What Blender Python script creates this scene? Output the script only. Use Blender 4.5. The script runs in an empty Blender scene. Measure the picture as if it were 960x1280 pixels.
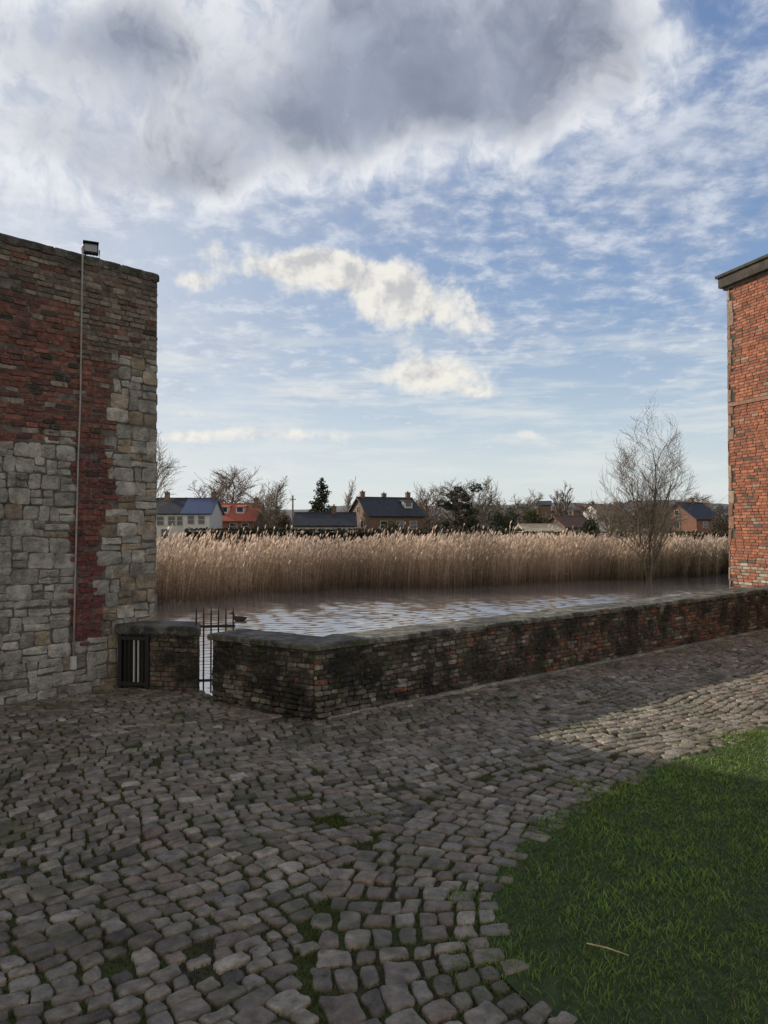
import bpy, math, random
import numpy as np
from mathutils import Vector, Matrix
random.seed(7); rng=np.random.default_rng(7)
C=bpy.context.scene.collection
R=math.radians
FPX=924.0; PITCH=R(1.0); EYE=1.6
def ray(px,py):
    dx=(px-480)/FPX; dy=(640-py)/FPX
    return np.array([dx, math.cos(PITCH)-dy*math.sin(PITCH), math.sin(PITCH)+dy*math.cos(PITCH)])
def gpt(px,py,z=0.0):
    r=ray(px,py); t=(z-EYE)/r[2]; return (r[0]*t, r[1]*t)
def azel(px,py):
    r=ray(px,py); r=r/np.linalg.norm(r); return math.atan2(r[0],r[1]), math.asin(r[2])
def zat(py,d): return EYE+(656-py)/FPX*d
def xat(px,d): return (px-480)/FPX*d
def vn(x,y,seed=0):
    x=np.asarray(x,float); y=np.asarray(y,float)
    i=np.floor(x); j=np.floor(y); f=x-i; g=y-j; f=f*f*(3-2*f); g=g*g*(3-2*g)
    def h(a,b):
        v=np.sin(a*127.1+b*311.7+seed*17.37)*43758.5453; return v-np.floor(v)
    return (h(i,j)*(1-f)+h(i+1,j)*f)*(1-g)+(h(i,j+1)*(1-f)+h(i+1,j+1)*f)*g
def inpoly(x,y,poly):
    x=np.asarray(x); y=np.asarray(y); c=np.zeros(x.shape,bool); n=len(poly)
    for a in range(n):
        x1,y1=poly[a]; x2,y2=poly[(a+1)%n]
        if y1==y2: continue
        c^=((y1>y)!=(y2>y))&(x<(x2-x1)*(y-y1)/(y2-y1)+x1)
    return c
# ---------------------------------------------------------------- materials
def nodes(m):
    m.use_nodes=True; nt=m.node_tree; nt.nodes.clear(); return nt
def nz(nt,vec,scale,detail=4,rough=.55,dist=0):
    n=nt.nodes.new('ShaderNodeTexNoise'); n.inputs['Scale'].default_value=scale
    n.inputs['Detail'].default_value=detail; n.inputs['Roughness'].default_value=rough; n.inputs['Distortion'].default_value=dist
    if vec: nt.links.new(vec,n.inputs['Vector'])
    return n.outputs[0]
def mr(nt,v,a,b,c=0,d=1,smooth=True):
    n=nt.nodes.new('ShaderNodeMapRange')
    if smooth: n.interpolation_type='SMOOTHSTEP'
    nt.links.new(v,n.inputs[0])
    for k,x in zip((1,2,3,4),(a,b,c,d)): n.inputs[k].default_value=x
    return n.outputs[0]
def mixc(nt,f,a,b,mode='MIX'):
    n=nt.nodes.new('ShaderNodeMix'); n.data_type='RGBA'; n.blend_type=mode
    for s,i in ((f,0),(a,6),(b,7)):
        if isinstance(s,(int,float)): n.inputs[i].default_value=s
        elif isinstance(s,(tuple,list)): n.inputs[i].default_value=(*s[:3],1)
        else: nt.links.new(s,n.inputs[i])
    return n.outputs[2]
def mth(nt,op,a,b=None,c=None,clamp=False):
    n=nt.nodes.new('ShaderNodeMath'); n.operation=op; n.use_clamp=clamp
    for i,s in enumerate((a,b,c)):
        if s is None: continue
        if isinstance(s,(int,float)): n.inputs[i].default_value=s
        else: nt.links.new(s,n.inputs[i])
    return n.outputs[0]
def mat(name,base=(.5,.5,.5),vcol=False,rough=.85,var=(8,.5),overlays=(),bump=None,trans=0,spec=.3,metal=0):
    m=bpy.data.materials.new(name); nt=nodes(m)
    out=nt.nodes.new('ShaderNodeOutputMaterial'); b=nt.nodes.new('ShaderNodeBsdfPrincipled')
    tc=nt.nodes.new('ShaderNodeTexCoord').outputs['Object']
    if vcol:
        a=nt.nodes.new('ShaderNodeAttribute'); a.attribute_name='Col'; col=a.outputs['Color']
    else:
        a=nt.nodes.new('ShaderNodeRGB'); a.outputs[0].default_value=(*base,1); col=a.outputs[0]
    if var:
        f=mr(nt,nz(nt,tc,var[0],3,.65),.27,.73,1-var[1],1+var[1],False)
        cmb=nt.nodes.new('ShaderNodeCombineXYZ')
        for k in range(3): nt.links.new(f,cmb.inputs[k])
        col=mixc(nt,1.0,col,cmb.outputs[0],'MULTIPLY')
    for (oc,sc,lo,hi,am) in overlays:
        f=mr(nt,nz(nt,tc,sc,4,.65),lo,hi,0,am); col=mixc(nt,f,col,oc)
    nt.links.new(col,b.inputs['Base Color'])
    b.inputs['Roughness'].default_value=rough; b.inputs['Specular IOR Level'].default_value=spec; b.inputs['Metallic'].default_value=metal
    if bump:
        sc,st,di=bump
        bn=nt.nodes.new('ShaderNodeBump'); bn.inputs['Strength'].default_value=st; bn.inputs['Distance'].default_value=di
        nt.links.new(nz(nt,tc,sc,4,.7),bn.inputs['Height']); nt.links.new(bn.outputs[0],b.inputs['Normal'])
    sh=b.outputs[0]
    if trans:
        t=nt.nodes.new('ShaderNodeBsdfTranslucent'); nt.links.new(col,t.inputs[0])
        mx=nt.nodes.new('ShaderNodeMixShader'); mx.inputs[0].default_value=trans
        nt.links.new(sh,mx.inputs[1]); nt.links.new(t.outputs[0],mx.inputs[2]); sh=mx.outputs[0]
    nt.links.new(sh,out.inputs[0]); return m
M={}
M['brick']=mat('old brick',vcol=True,var=(22,.5),overlays=[((.05,.042,.037),2.2,.48,.7,.65),((.28,.25,.21),26,.56,.72,.55)],bump=(28,1,.014))
M['stone']=mat('weathered limestone',vcol=True,var=(9,.4),overlays=[((.11,.1,.088),4,.46,.66,.6),((.44,.42,.38),24,.56,.72,.5),((.05,.047,.04),11,.56,.72,.5)],bump=(16,1,.035))
M['parbrick']=mat('mossy parapet brick',vcol=True,var=(25,.6),overlays=[((.016,.015,.012),2.8,.38,.6,.93),((.3,.275,.225),26,.58,.72,.5),((.045,.06,.015),4,.56,.68,.65)],bump=(26,1,.018))
M['orange']=mat('orange brick',vcol=True,var=(18,.4),overlays=[((.11,.065,.045),3,.5,.72,.5),((.34,.27,.2),25,.64,.78,.35)],bump=(30,.6,.01))
M['mortar']=mat('lime mortar',(.14,.122,.104),var=(14,.5),overlays=[((.04,.036,.03),5,.45,.7,.8)],bump=(50,.7,.01))
M['darkmortar']=mat('dark mortar',(.06,.053,.042),var=(14,.5),overlays=[((.015,.015,.012),5,.45,.7,.8)],bump=(50,.7,.01))
M['coping']=mat('dark coping stone',vcol=True,rough=.75,var=(11,.6),overlays=[((.022,.022,.018),5,.42,.6,.8),((.27,.26,.22),30,.57,.7,.5),((.055,.075,.02),7,.55,.7,.7)],bump=(16,1,.025))
M['cornice']=mat('sooty cornice stone',(.055,.047,.04),var=(6,.5),overlays=[((.02,.018,.016),4,.45,.65,.7)],bump=(20,.7,.015))
M['cobble']=mat('worn sandstone cobbles',vcol=True,rough=.58,spec=.4,var=(18,.5),overlays=[((.055,.045,.032),6,.48,.72,.55),((.06,.072,.022),2.2,.5,.66,.55),((.34,.31,.26),45,.6,.75,.4)],bump=(36,1,.014))
M['dirt']=mat('joint soil and moss',(.055,.046,.03),var=(20,.6),overlays=[((.05,.075,.017),1.6,.4,.54,.9)],bump=(50,1,.01))
M['soil']=mat('grass soil',(.04,.06,.018),var=(20,.5))
M['grass']=mat('grass blades',vcol=True,rough=.6,var=None,trans=.3)
M['moss']=mat('moss tufts',vcol=True,rough=.9,var=None,trans=.2)
M['reed']=mat('dry reeds',vcol=True,rough=.8,var=None,trans=.35)
M['leaf']=mat('foliage leaves',vcol=True,rough=.8,var=None,trans=.15)
M['bark']=mat('grey bark',(.13,.105,.08),var=(4,.4))
M['twig']=mat('bare twigs',(.17,.135,.1),var=None,rough=.9)
M['palebark']=mat('pale twigs',(.26,.22,.18),var=None,rough=.9)
M['redtwig']=mat('brown twigs',(.19,.125,.095),var=None,rough=.9)
M['metal']=mat('black painted iron',(.015,.015,.016),rough=.5,var=(30,.3),spec=.5)
M['pale']=mat('pale grey paint',(.5,.5,.48),rough=.6,var=(20,.2))
M['conduit']=mat('grey conduit',(.3,.285,.265),rough=.6,var=(12,.3))
M['glass']=mat('lamp glass',(.2,.22,.25),rough=.1,var=None,spec=.8)
M['win']=mat('window glass',(.03,.04,.05),rough=.08,var=None,spec=.8)
M['white']=mat('white render',(.62,.61,.58),var=(3,.12))
M['frame']=mat('white frames',(.5,.5,.48),var=None)
M['slate']=mat('dark slate roof',(.045,.046,.052),rough=.6,var=(2,.3))
M['blueroof']=mat('solar slate roof',(.07,.09,.16),rough=.35,var=(2,.2),spec=.6)
M['redroof']=mat('orange tile roof',(.42,.13,.08),var=(2,.25))
M['brownroof']=mat('brown tile roof',(.13,.085,.065),var=(2,.3))
M['tanroof']=mat('pale sheet roof',(.5,.43,.3),var=(2,.2))
M['housebrick']=mat('house brick',(.23,.115,.08),var=(3,.3))
M['brownbrick']=mat('brown house brick',(.17,.11,.08),var=(3,.3))
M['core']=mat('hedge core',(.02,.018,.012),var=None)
M['field']=mat('winter field',(.06,.075,.03),var=(.3,.4),overlays=[((.1,.08,.045),.08,.5,.65,.7)])
M['hill']=mat('wooded hill',(.12,.125,.135),var=(.03,.3),overlays=[((.09,.095,.1),.05,.5,.6,.6)])  # bluish grey puts distance haze into the base colour
M['duck']=mat('duck feathers',(.04,.03,.025),var=(20,.4))
M['straw']=mat('dry straw',(.5,.38,.2),var=(30,.3))
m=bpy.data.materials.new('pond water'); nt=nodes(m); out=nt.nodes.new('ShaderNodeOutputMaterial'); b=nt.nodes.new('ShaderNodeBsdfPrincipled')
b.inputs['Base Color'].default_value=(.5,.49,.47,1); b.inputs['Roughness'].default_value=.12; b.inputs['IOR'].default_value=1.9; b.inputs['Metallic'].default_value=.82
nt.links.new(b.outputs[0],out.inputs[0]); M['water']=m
# ---------------------------------------------------------------- object helpers
class MB:
    def __init__(s): s.v=[]; s.f=[]; s.c=[]; s.n=0
    def add(s,V,F,col=(.5,.5,.5)):
        V=np.asarray(V,float); s.v.append(V)
        s.f+= [tuple(i+s.n for i in f) for f in F]
        s.c.append(np.tile(np.array([*col,1.0]),(len(V),1))); s.n+=len(V)
    def pillow(s,O,U,V,N,pts,rings,crown,col):
        pts=np.asarray(pts,float); c=pts.mean(0); k=len(pts); d=pts-c; L=np.linalg.norm(d,axis=1,keepdims=True)
        O,U,V,N=map(np.asarray,(O,U,V,N)); VV=[]
        for (n,ins) in rings:
            q=pts-d/L*np.minimum(ins,L*.8); VV.append(O+q[:,:1]*U+q[:,1:]*V+n*N)
        VV.append((O+c[0]*U+c[1]*V+(rings[-1][0]+crown)*N)[None]); F=[]
        for r in range(len(rings)-1):
            for i in range(k):
                j=(i+1)%k; F.append((r*k+i,r*k+j,(r+1)*k+j,(r+1)*k+i))
        r=(len(rings)-1)*k
        for i in range(k): F.append((r+i,r+(i+1)%k,len(rings)*k))
        s.add(np.vstack(VV),F,col)
    def box(s,c,size,rz=0,col=(.5,.5,.5)):
        x,y,z=[a/2 for a in size]; P=np.array([(-x,-y,-z),(x,-y,-z),(x,y,-z),(-x,y,-z),(-x,-y,z),(x,-y,z),(x,y,z),(-x,y,z)])
        cs,sn=math.cos(rz),math.sin(rz); P=P@np.array([[cs,sn,0],[-sn,cs,0],[0,0,1]])+np.array(c)
        s.add(P,[(0,3,2,1),(4,5,6,7),(0,1,5,4),(1,2,6,5),(2,3,7,6),(3,0,4,7)],col)
    def prism(s,poly,z0,z1,col=(.5,.5,.5)):
        k=len(poly); V=[(x,y,z0) for x,y in poly]+[(x,y,z1) for x,y in poly]
        F=[tuple(range(k))[::-1],tuple(range(k,2*k))]+[(i,(i+1)%k,k+(i+1)%k,k+i) for i in range(k)]
        s.add(V,F,col)
    def slab(s,q,t,col=(.5,.5,.5)):
        q=np.array(q,float); n=np.cross(q[1]-q[0],q[3]-q[0]); n/=np.linalg.norm(n)
        s.add(np.vstack([q,q-n*t]),[(0,1,2,3),(7,6,5,4),(0,4,5,1),(1,5,6,2),(2,6,7,3),(3,7,4,0)],col)
    def tube(s,path,rad,k=8,col=(.5,.5,.5)):
        P=[np.array(p,float) for p in path]; n=len(P); V=[]; F=[]
        rad=[rad]*n if isinstance(rad,(int,float)) else rad
        for i in range(n):
            t=P[min(i+1,n-1)]-P[max(i-1,0)]; t/=np.linalg.norm(t)
            a=np.cross(t,(0,0,1)) if abs(t[2])<.9 else np.cross(t,(0,1,0)); a/=np.linalg.norm(a); bb=np.cross(t,a)
            for j in range(k):
                w=2*math.pi*j/k; V.append(P[i]+rad[i]*(math.cos(w)*a+math.sin(w)*bb))
        for i in range(n-1):
            for j in range(k): F.append((i*k+j,i*k+(j+1)%k,(i+1)*k+(j+1)%k,(i+1)*k+j))
        F.append(tuple(range(k))[::-1]); F.append(tuple((n-1)*k+j for j in range(k)))
        s.add(V,F,col)
    def build(s,name,m,parent=None,smooth=False,world=False):
        me=bpy.data.meshes.new(name); V=np.vstack(s.v); me.from_pydata(V.tolist(),[],s.f)
        a=me.color_attributes.new('Col','FLOAT_COLOR','POINT'); a.data.foreach_set('color',np.vstack(s.c).ravel())
        return link(name,me,m,parent,smooth,world)
def link(name,me,m,parent=None,smooth=False,world=False):
    if smooth: me.polygons.foreach_set('use_smooth',[True]*len(me.polygons))
    o=bpy.data.objects.new(name,me); me.materials.append(m); C.objects.link(o)
    if parent:
        o.parent=parent
        if world: o.matrix_parent_inverse=(Matrix.Translation(parent.location)@Matrix.Rotation(parent.rotation_euler.z,4,'Z')).inverted()
    return o
def npmesh(name,V,F,col,m,parent=None,smooth=False,world=False):
    me=bpy.data.meshes.new(name); V=np.asarray(V,float).reshape(-1,3); F=np.asarray(F,np.int32); k=F.shape[1]
    me.vertices.add(len(V)); me.vertices.foreach_set('co',V.ravel()); me.loops.add(F.size); me.loops.foreach_set('vertex_index',F.ravel())
    me.polygons.add(len(F)); me.polygons.foreach_set('loop_start',np.arange(len(F),dtype=np.int32)*k); me.update(calc_edges=True); me.validate()
    if col is not None:
        col=np.asarray(col).reshape(-1,3); a=me.color_attributes.new('Col','FLOAT_COLOR','POINT')
        a.data.foreach_set('color',np.hstack([col,np.ones((len(col),1))]).ravel())
    return link(name,me,m,parent,smooth,world)
def tag(o,label=None,cat=None,group=None,kind=None):
    if label: o['label']=label
    if cat: o['category']=cat
    if group: o['group']=group
    if kind: o['kind']=kind
    return o
def thing(name,label,cat,loc=(0,0,0),rz=0,group=None):
    o=bpy.data.objects.new(name,None); C.objects.link(o); o.location=loc; o.rotation_euler=(0,0,rz); o.empty_display_size=.2
    return tag(o,label,cat,group)
def copytree(root,loc,rz,sc,label,group=None):
    r=root.copy(); C.objects.link(r); r.location=loc; r.rotation_euler=(0,0,rz); r.scale=sc; r['label']=label
    if group: r['group']=group
    for ch in root.children:
        c=ch.copy(); C.objects.link(c); c.parent=r
    return r
U3=lambda u:np.array([u[0],u[1],0.0])
UP=np.array([0,0,1.0])
def rq(u0,u1,v0,v1,j,cut=.2,mid=False):
    J=lambda:random.uniform(-j,j)
    q=[(u0+J(),v0+J()),(u1+J(),v0+J()),(u1+J(),v1+J()),(u0+J(),v1+J())]; out=[]
    cu=cut*min(u1-u0,v1-v0)
    for i in range(4):
        p=np.array(q[i]); a=np.array(q[i-1]); b_=np.array(q[(i+1)%4])
        da=(a-p)/np.linalg.norm(a-p); db=(b_-p)/np.linalg.norm(b_-p)
        out.append(p+da*cu)
        if mid: out.append(p+(da+db)*cu*.3)
        out.append(p+db*cu)
        if mid and np.linalg.norm(b_-p)>.07: out.append((p+b_)/2+np.array([J(),J()])*.7)
    return out
def ccw(pl):
    a=sum(pl[i][0]*pl[(i+1)%len(pl)][1]-pl[(i+1)%len(pl)][0]*pl[i][1] for i in range(len(pl))); return pl if a>0 else pl[::-1]
# ---------------------------------------------------------------- layout
P1=np.array([xat(195,7.6),7.6]); Pl=np.array([xat(0,6.52),6.52]); UL=(Pl-P1)/np.linalg.norm(Pl-P1); NL=np.array([-UL[1],UL[0]])
if NL@(-P1)<0: NL=-NL
A=np.array(gpt(266,878)); B=np.array(gpt(392,901)); Cc=np.array(gpt(960,787))
ul=(Cc-B)/np.linalg.norm(Cc-B); nl=np.array([ul[1],-ul[0]]); us=(B-A)/np.linalg.norm(B-A); ns=np.array([us[1],-us[0]])
if ns@(-B)<0: ns=-ns
TH=.38
F0=np.array([xat(911,14.0),14.0]); UF=np.array([.307,-.952]); UF/=np.linalg.norm(UF); NF=np.array([UF[1],-UF[0]])
if NF@(-F0)<0: NF=-NF
s_hit=np.linalg.solve(np.array([ul,-UF]).T,F0-B)[0]; LL=s_hit+.1
def facehit(px,py,P,U):
    r=ray(px,py); k=np.linalg.solve(np.array([[r[0],-U[0]],[r[1],-U[1]]]),P); return k[1],EYE+r[2]*k[0]
def rc(*cols):
    c=np.array(random.choice(cols)); return tuple(np.clip(c*random.uniform(.75,1.25),0,1))
def courses(mb,P,U,N,z0,z1,L,ch,lr,colf,proud=(.004,.014),keep=None,batter=None,j=.004,gap=.009,miss=0.0):
    U=U3(U);N=U3(N);O=np.array([P[0],P[1],0.0]); z=z0; r=0
    while z<z1-.01:
        h=ch*random.uniform(.92,1.08); h=min(h,z1-z+.01); s=0; first=True
        while s<L-.01:
            l=random.uniform(*lr)*(random.choice([.5,1]) if first and r%2 else 1); first=False
            e=min(s+l,L)
            if L-e<lr[0]*.35: e=L
            if (keep is None or keep((s+e)/2,z+h/2)) and random.random()>=miss:
                sag=.006*math.sin(s*2.3+r*.3)
                p=random.uniform(*proud); bt=batter((s+e)/2,z) if batter else 0
                mb.pillow(O+N*bt,U,UP,N,rq(s+gap/2,e-gap/2,z+gap/2+sag,z+h-gap/2+sag,j,.22),[(-.03,0),(p*.45,0),(p,.007)],random.uniform(-.002,.003),colf((s+e)/2,z+h/2))
            s=e
        z+=h; r+=1
# ---------------------------------------------------------------- left tower
H_T=zat(341,7.6)
tower=thing('ruined_tower','tall weathered castle wall at the left with red brick above pale stone blocks','building',(P1[0],P1[1],0))
core=MB(); LT=5.0; DT=3.5
core.prism(ccw([tuple(p) for p in (P1,P1+UL*LT,P1+UL*LT-NL*DT,P1-NL*DT)]),-1.9,H_T-.08); core.build('mortar_core',M['mortar'],tower,world=True)
sC,_=facehit(96,600,P1,UL); sQ,_=facehit(138,600,P1,UL); sQ2,_=facehit(126,700,P1,UL)
_,zS=facehit(50,548,P1,UL); _,zQ=facehit(170,450,P1,UL)
BAND=.14
jt={}
def edge(zb,k):
    i=int(zb/BAND)
    if (i,k) not in jt: jt[(i,k)]=random.uniform(-.08,.09)
    return jt[(i,k)]
def isstone(s,z):
    q=(sQ if z>1.6 else sQ2)+edge(z,0)
    if z<zQ and s<q: return True
    if z<.45 and s<sQ2+.3: return True
    if z<zS+.12*(float(vn(s*4,0,77))-.5) and s>sC+.05*(edge(z,1)>0): return True
    return False
def bcol(s,z):
    if (z>zQ-.1 and s<sC-.02 and random.random()<.85) or (z>H_T-.5 and random.random()<.85): return rc((.17,.145,.115),(.13,.11,.088),(.21,.18,.14),(.15,.105,.08))
    if z<zS and random.random()<.8: return rc((.15,.05,.045),(.12,.045,.042),(.175,.06,.048))
    if random.random()<.14: return rc((.06,.048,.04),(.26,.22,.18))
    return rc((.185,.075,.055),(.15,.065,.052),(.215,.095,.067),(.125,.062,.052))
def scol(s,z):
    tan=(s<sQ+.05 and random.random()<.3)
    if tan or random.random()<.04: return rc((.29,.24,.17),(.25,.2,.145),(.31,.265,.2))
    return rc((.36,.345,.305),(.31,.3,.265),(.39,.37,.325),(.26,.25,.222),(.335,.32,.28))
bm=MB(); sm=MB()
courses(bm,P1,UL,NL,-.05,H_T-.07,LT,.05,(.1,.18),bcol,(.001,.018),keep=lambda s,z:not isstone(s,z),j=.005,miss=.03,gap=.008)
z=-.05
while z<zQ:
    zm=z+BAND/2; runs=[]
    ss=np.arange(0,LT,.01); st=[isstone(x,min(zm,zQ-.01)) for x in ss]; k=0
    while k<len(ss):
        if st[k]:
            k2=k
            while k2<len(ss) and st[k2]: k2+=1
            runs.append((ss[k],ss[k2-1]+.01)); k=k2
        else: k+=1
    for (r0,r1) in runs:
        s=r0
        while s<r1-.02:
            l=random.uniform(.08,.24); e=min(s+l,r1)
            if r1-e<.06: e=r1
            u_=random.random(); halves=[(z,z+BAND)] if u_<.55 else [(z,z+BAND*.5),(z+BAND*.5,z+BAND)]
            for (za,zb) in halves:
                p=random.uniform(.002,.016); wv=.02*math.sin(s*3.1+z*2)
                sm.pillow(np.array([P1[0],P1[1],0])+U3(NL)*0.002,U3(UL),UP,U3(NL),rq(s+.004,e-.004,za+.004+wv,zb-.004+wv,.012,.18,True),[(-.03,0),(p*.5,0),(p*.85,.008),(p,.02)],random.uniform(-.005,.005),scol(s,za))
            s=e
    z+=BAND
courses(bm,P1,-NL,-UL,-1.6,H_T-.1,DT,.058,(.12,.21),bcol,(.004,.014),keep=lambda s,z:z>zQ or s>.35)
courses(sm,P1,-NL,-UL,-1.6,zQ,DT,.17,(.16,.36),scol,(.008,.02),keep=lambda s,z:s<.35 and z<zQ)
bm.build('brickwork',M['brick'],tower,world=True); sm.build('stonework',M['stone'],tower,world=True)
cp=MB(); s=-.02
while s<LT:
    l=random.uniform(.35,.8); e=min(s+l,LT)
    n=int((e-s)/.06)+2; J=lambda:random.uniform(-.008,.008)
    pts=[(s+(e-s)*i/n,-.015+J()) for i in range(n+1)]+[(e-(e-s)*i/n,.5) for i in range(n+1)]
    cp.pillow(np.array([P1[0],P1[1],0]),U3(UL),-U3(NL),UP,pts,[(H_T-.075,0),(H_T-.02,0),(H_T+random.uniform(-.008,.006),.015)],.004,rc((.085,.08,.066),(.1,.093,.077)))
    s=e+.002
cp.build('coping',M['coping'],tower,world=True)
cp2=MB(); cp2.prism(ccw([tuple(p+q) for p,q in ((P1-NL*.45,-UL*.015),(P1+UL*LT-NL*.45,0),(P1+UL*LT-NL*(DT+.02),0),(P1-NL*(DT+.02),-UL*.015))]),H_T-.1,H_T-.03,(.1,.095,.08)); cp2.build('wall_top',M['coping'],tower,world=True)
def onface(px,py,off=.03):
    s,z=facehit(px,py,P1,UL); p=P1+UL*s+NL*off; return (p[0],p[1],z)
cd=thing('cable_conduit','thin grey cable conduit running down the face of the left castle wall','cable conduit',onface(90,835))
t=MB(); pts=[onface(102,309),onface(101,360),onface(100,430),onface(99,500),onface(96,580),onface(94,660),onface(92,740),onface(90,835)]
t.tube(pts,.0085); t.build('pipe',M['conduit'],cd,True,True)
for yy,xx in ((340,101.5),(450,99.7),(560,97),(670,93.8),(780,91.3)):
    t=MB(); q=onface(xx,yy,.02); t.box(q,(.045,.02,.018),math.atan2(UL[1],UL[0])); t.build('pipe_clip',M['metal'],cd,world=True)
t=MB(); a0=onface(90,828,.03); t.box((a0[0],a0[1],a0[2]),(.05,.03,.12),math.atan2(UL[1],UL[0])); t.build('junction_cover',M['pale'],cd,world=True)
q=onface(117,306,-.06); fl=thing('floodlight','small black floodlight standing on top of the left castle wall','floodlight',(q[0],q[1],H_T+.004),R(25))
def tilt(V,a=-.3,zc=.085):
    V=V.copy(); y=V[:,1].copy(); z=V[:,2]-zc; V[:,1]=y*math.cos(a)-z*math.sin(a); V[:,2]=zc+y*math.sin(a)+z*math.cos(a); return V
t=MB(); t.box((0,0,.09),(.14,.042,.105)); 
for k in range(5): t.box((-.052+.026*k,.03,.09),(.006,.02,.09))
t.box((0,-.025,.143),(.145,.055,.007)); t.v=[tilt(v) for v in t.v]; t.build('housing',M['metal'],fl)
t=MB(); t.box((0,-.023,.09),(.115,.004,.082)); t.v=[tilt(v) for v in t.v]; t.build('lamp_glass',M['glass'],fl)
t=MB(); t.tube([(-.08,0,.09),(-.08,0,.012),(.08,0,.012),(.08,0,.09)],.006); t.box((0,0,.006),(.06,.05,.012)); t.build('bracket',M['metal'],fl)
t=MB(); t.tube([(-.02,.03,.06),(-.07,.03,.02),(-.12,.01,.012),(-.17,-.03,.014),(-.2,-.08,.0)],.006,6); t.build('power_cable',M['metal'],fl)
# ---------------------------------------------------------------- parapet wall
par=thing('parapet_wall','long low mossy brick parapet with dark stone coping beside the pond','wall',(B[0],B[1],0))
core=MB(); tl=-nl*TH; ts=-ns*TH; ZC=.62
core.prism(ccw([tuple(p) for p in (B,B+ul*LL,B+ul*LL+tl,B+tl)]),-1.9,.565)
core.prism(ccw([tuple(p) for p in (A,B-us*.001,B+us*-.001+ts*.99,A+ts)]),-1.89,.56)
core.build('mortar_core',M['darkmortar'],par,world=True)
def pcol(s,z):
    redp=np.clip((s-1.0)/4,0.05,.55)
    if random.random()<redp: return rc((.18,.078,.05),(.145,.072,.05),(.21,.1,.065))
    return rc((.1,.088,.066),(.2,.178,.135),(.145,.128,.096),(.055,.048,.037),(.12,.1,.075),(.1,.085,.062),(.25,.23,.18))
bt=lambda s,z:.06*max(0,1-z/.35)*max(0,1-s/1.5)
bm=MB()
courses(bm,B,ul,nl,-.06,.56,LL,.043,(.06,.14),pcol,(.001,.02),batter=bt,j=.006,miss=.05,gap=.008)
courses(bm,B,-us,ns,-.06,.56,float(np.linalg.norm(B-A)),.043,(.06,.14),lambda s,z:pcol(0,z),(.001,.02),batter=bt,j=.006,miss=.05,gap=.008)
courses(bm,A,ts/TH,-us,-.06,.55,TH,.05,(.09,.18),lambda s,z:pcol(0,z),(.004,.02),j=.006)
bm.build('brickwork',M['parbrick'],par,world=True)
cp=MB()
def cslab(O,U,V,u0,u1,v0,v1):
    n=max(2,int((u1-u0)/.05)); J=lambda:random.uniform(-.014,.012)
    pts=[(u0+(u1-u0)*i/n,v0+J()) for i in range(n+1)]+[(u1+J()*.3,v0+(v1-v0)*k/3) for k in (1,2)]+[(u1-(u1-u0)*i/n,v1+J()) for i in range(n+1)]+[(u0+J()*.3,v1-(v1-v0)*k/3) for k in (1,2)]
    zt=ZC+random.uniform(-.01,.004)
    cp.pillow(np.array([O[0],O[1],0]),U3(U),U3(V),UP,pts,[(.565,.012),(.572,0),(zt-.015,0),(zt,.02)],0.002,rc((.14,.13,.105),(.105,.1,.08),(.165,.155,.125)))
s=.5
while s<LL:
    l=random.uniform(.35,.8); e=min(s+l,LL); cslab(B,ul,-nl,s,e-.003,-.03,TH+.03); s=e
LS=float(np.linalg.norm(B-A)); s=-.03
while s<LS-.5:
    e=min(s+random.uniform(.4,.6),LS-.5)
    if LS-.5-e<.2: e=LS-.5
    cslab(A,us,-ns,s,e-.003,-.03,TH+.02); s=e
q=[(-us*.5+ns*.03),(-us*.35+ns*.035),(-us*.2+ns*.025),(ns+nl)*.018,(ul*.2+nl*.03),(ul*.35+nl*.024),(ul*.5+nl*.03),(ul*.5-nl*(TH*.5)),(ul*.49-nl*(TH+.02)),(-us*.2-ns*(TH+.02)),(-us*.5-ns*(TH*1.0)),(-us*.5-ns*TH*.5)]
q=ccw([tuple(x) for x in q])
cp.pillow(np.array([B[0],B[1],0]),np.array([1.,0,0]),np.array([0,1.,0]),UP,q,[(.565,.012),(.572,0),(ZC-.012,0),(ZC+.002,.02)],0,(.13,.12,.1))
cp.build('coping',M['coping'],par,world=True)
t=MB(); s=0.1
while s<LL:
    e=min(s+random.uniform(.3,.6),LL)
    t.pillow(np.array([B[0],B[1],0]),U3(ul),U3(nl),UP,rq(s,e-.004,-.02,.075+random.uniform(-.01,.015),.008,.1,True),[(-.03,0),(.012,0),(.028,.02)],.004,rc((.25,.235,.2),(.2,.185,.16)))
    s=e
t.build('footing',M['stone'],par,world=True,smooth=True)
# ---------------------------------------------------------------- pier, grille, gate
G0=np.array(gpt(187,863)); G1=np.array(gpt(248,866)); ug=(G1-G0)/np.linalg.norm(G1-G0); ng=np.array([.22,-.975]); nside=np.array([.975,.22]); Lg=float(np.linalg.norm(G1-G0)); DG=.36
pier=thing('gate_pier','short square brick pier with dark cap between the left wall and iron gate','pier',(G0[0],G0[1],0))
t=MB(); t.prism(ccw([tuple(p) for p in (G0,G1,G1-ng*DG,G0-ng*DG)]),-1.9,.56); t.build('mortar_core',M['darkmortar'],pier,world=True)
t=MB()
pc=lambda s,z:rc((.16,.14,.105),(.22,.195,.15),(.12,.1,.075),(.16,.105,.078))
courses(t,G0,ug,ng,-.05,.55,Lg,.046,(.08,.16),pc,(.003,.016)); courses(t,G1,-ng,nside,-.05,.55,DG,.046,(.08,.16),pc,(.002,.006)); courses(t,G0,-ng,-nside,-.05,.55,DG,.046,(.1,.18),pc,(.004,.01))
t.build('brickwork',M['parbrick'],pier,world=True)
t=MB()
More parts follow.
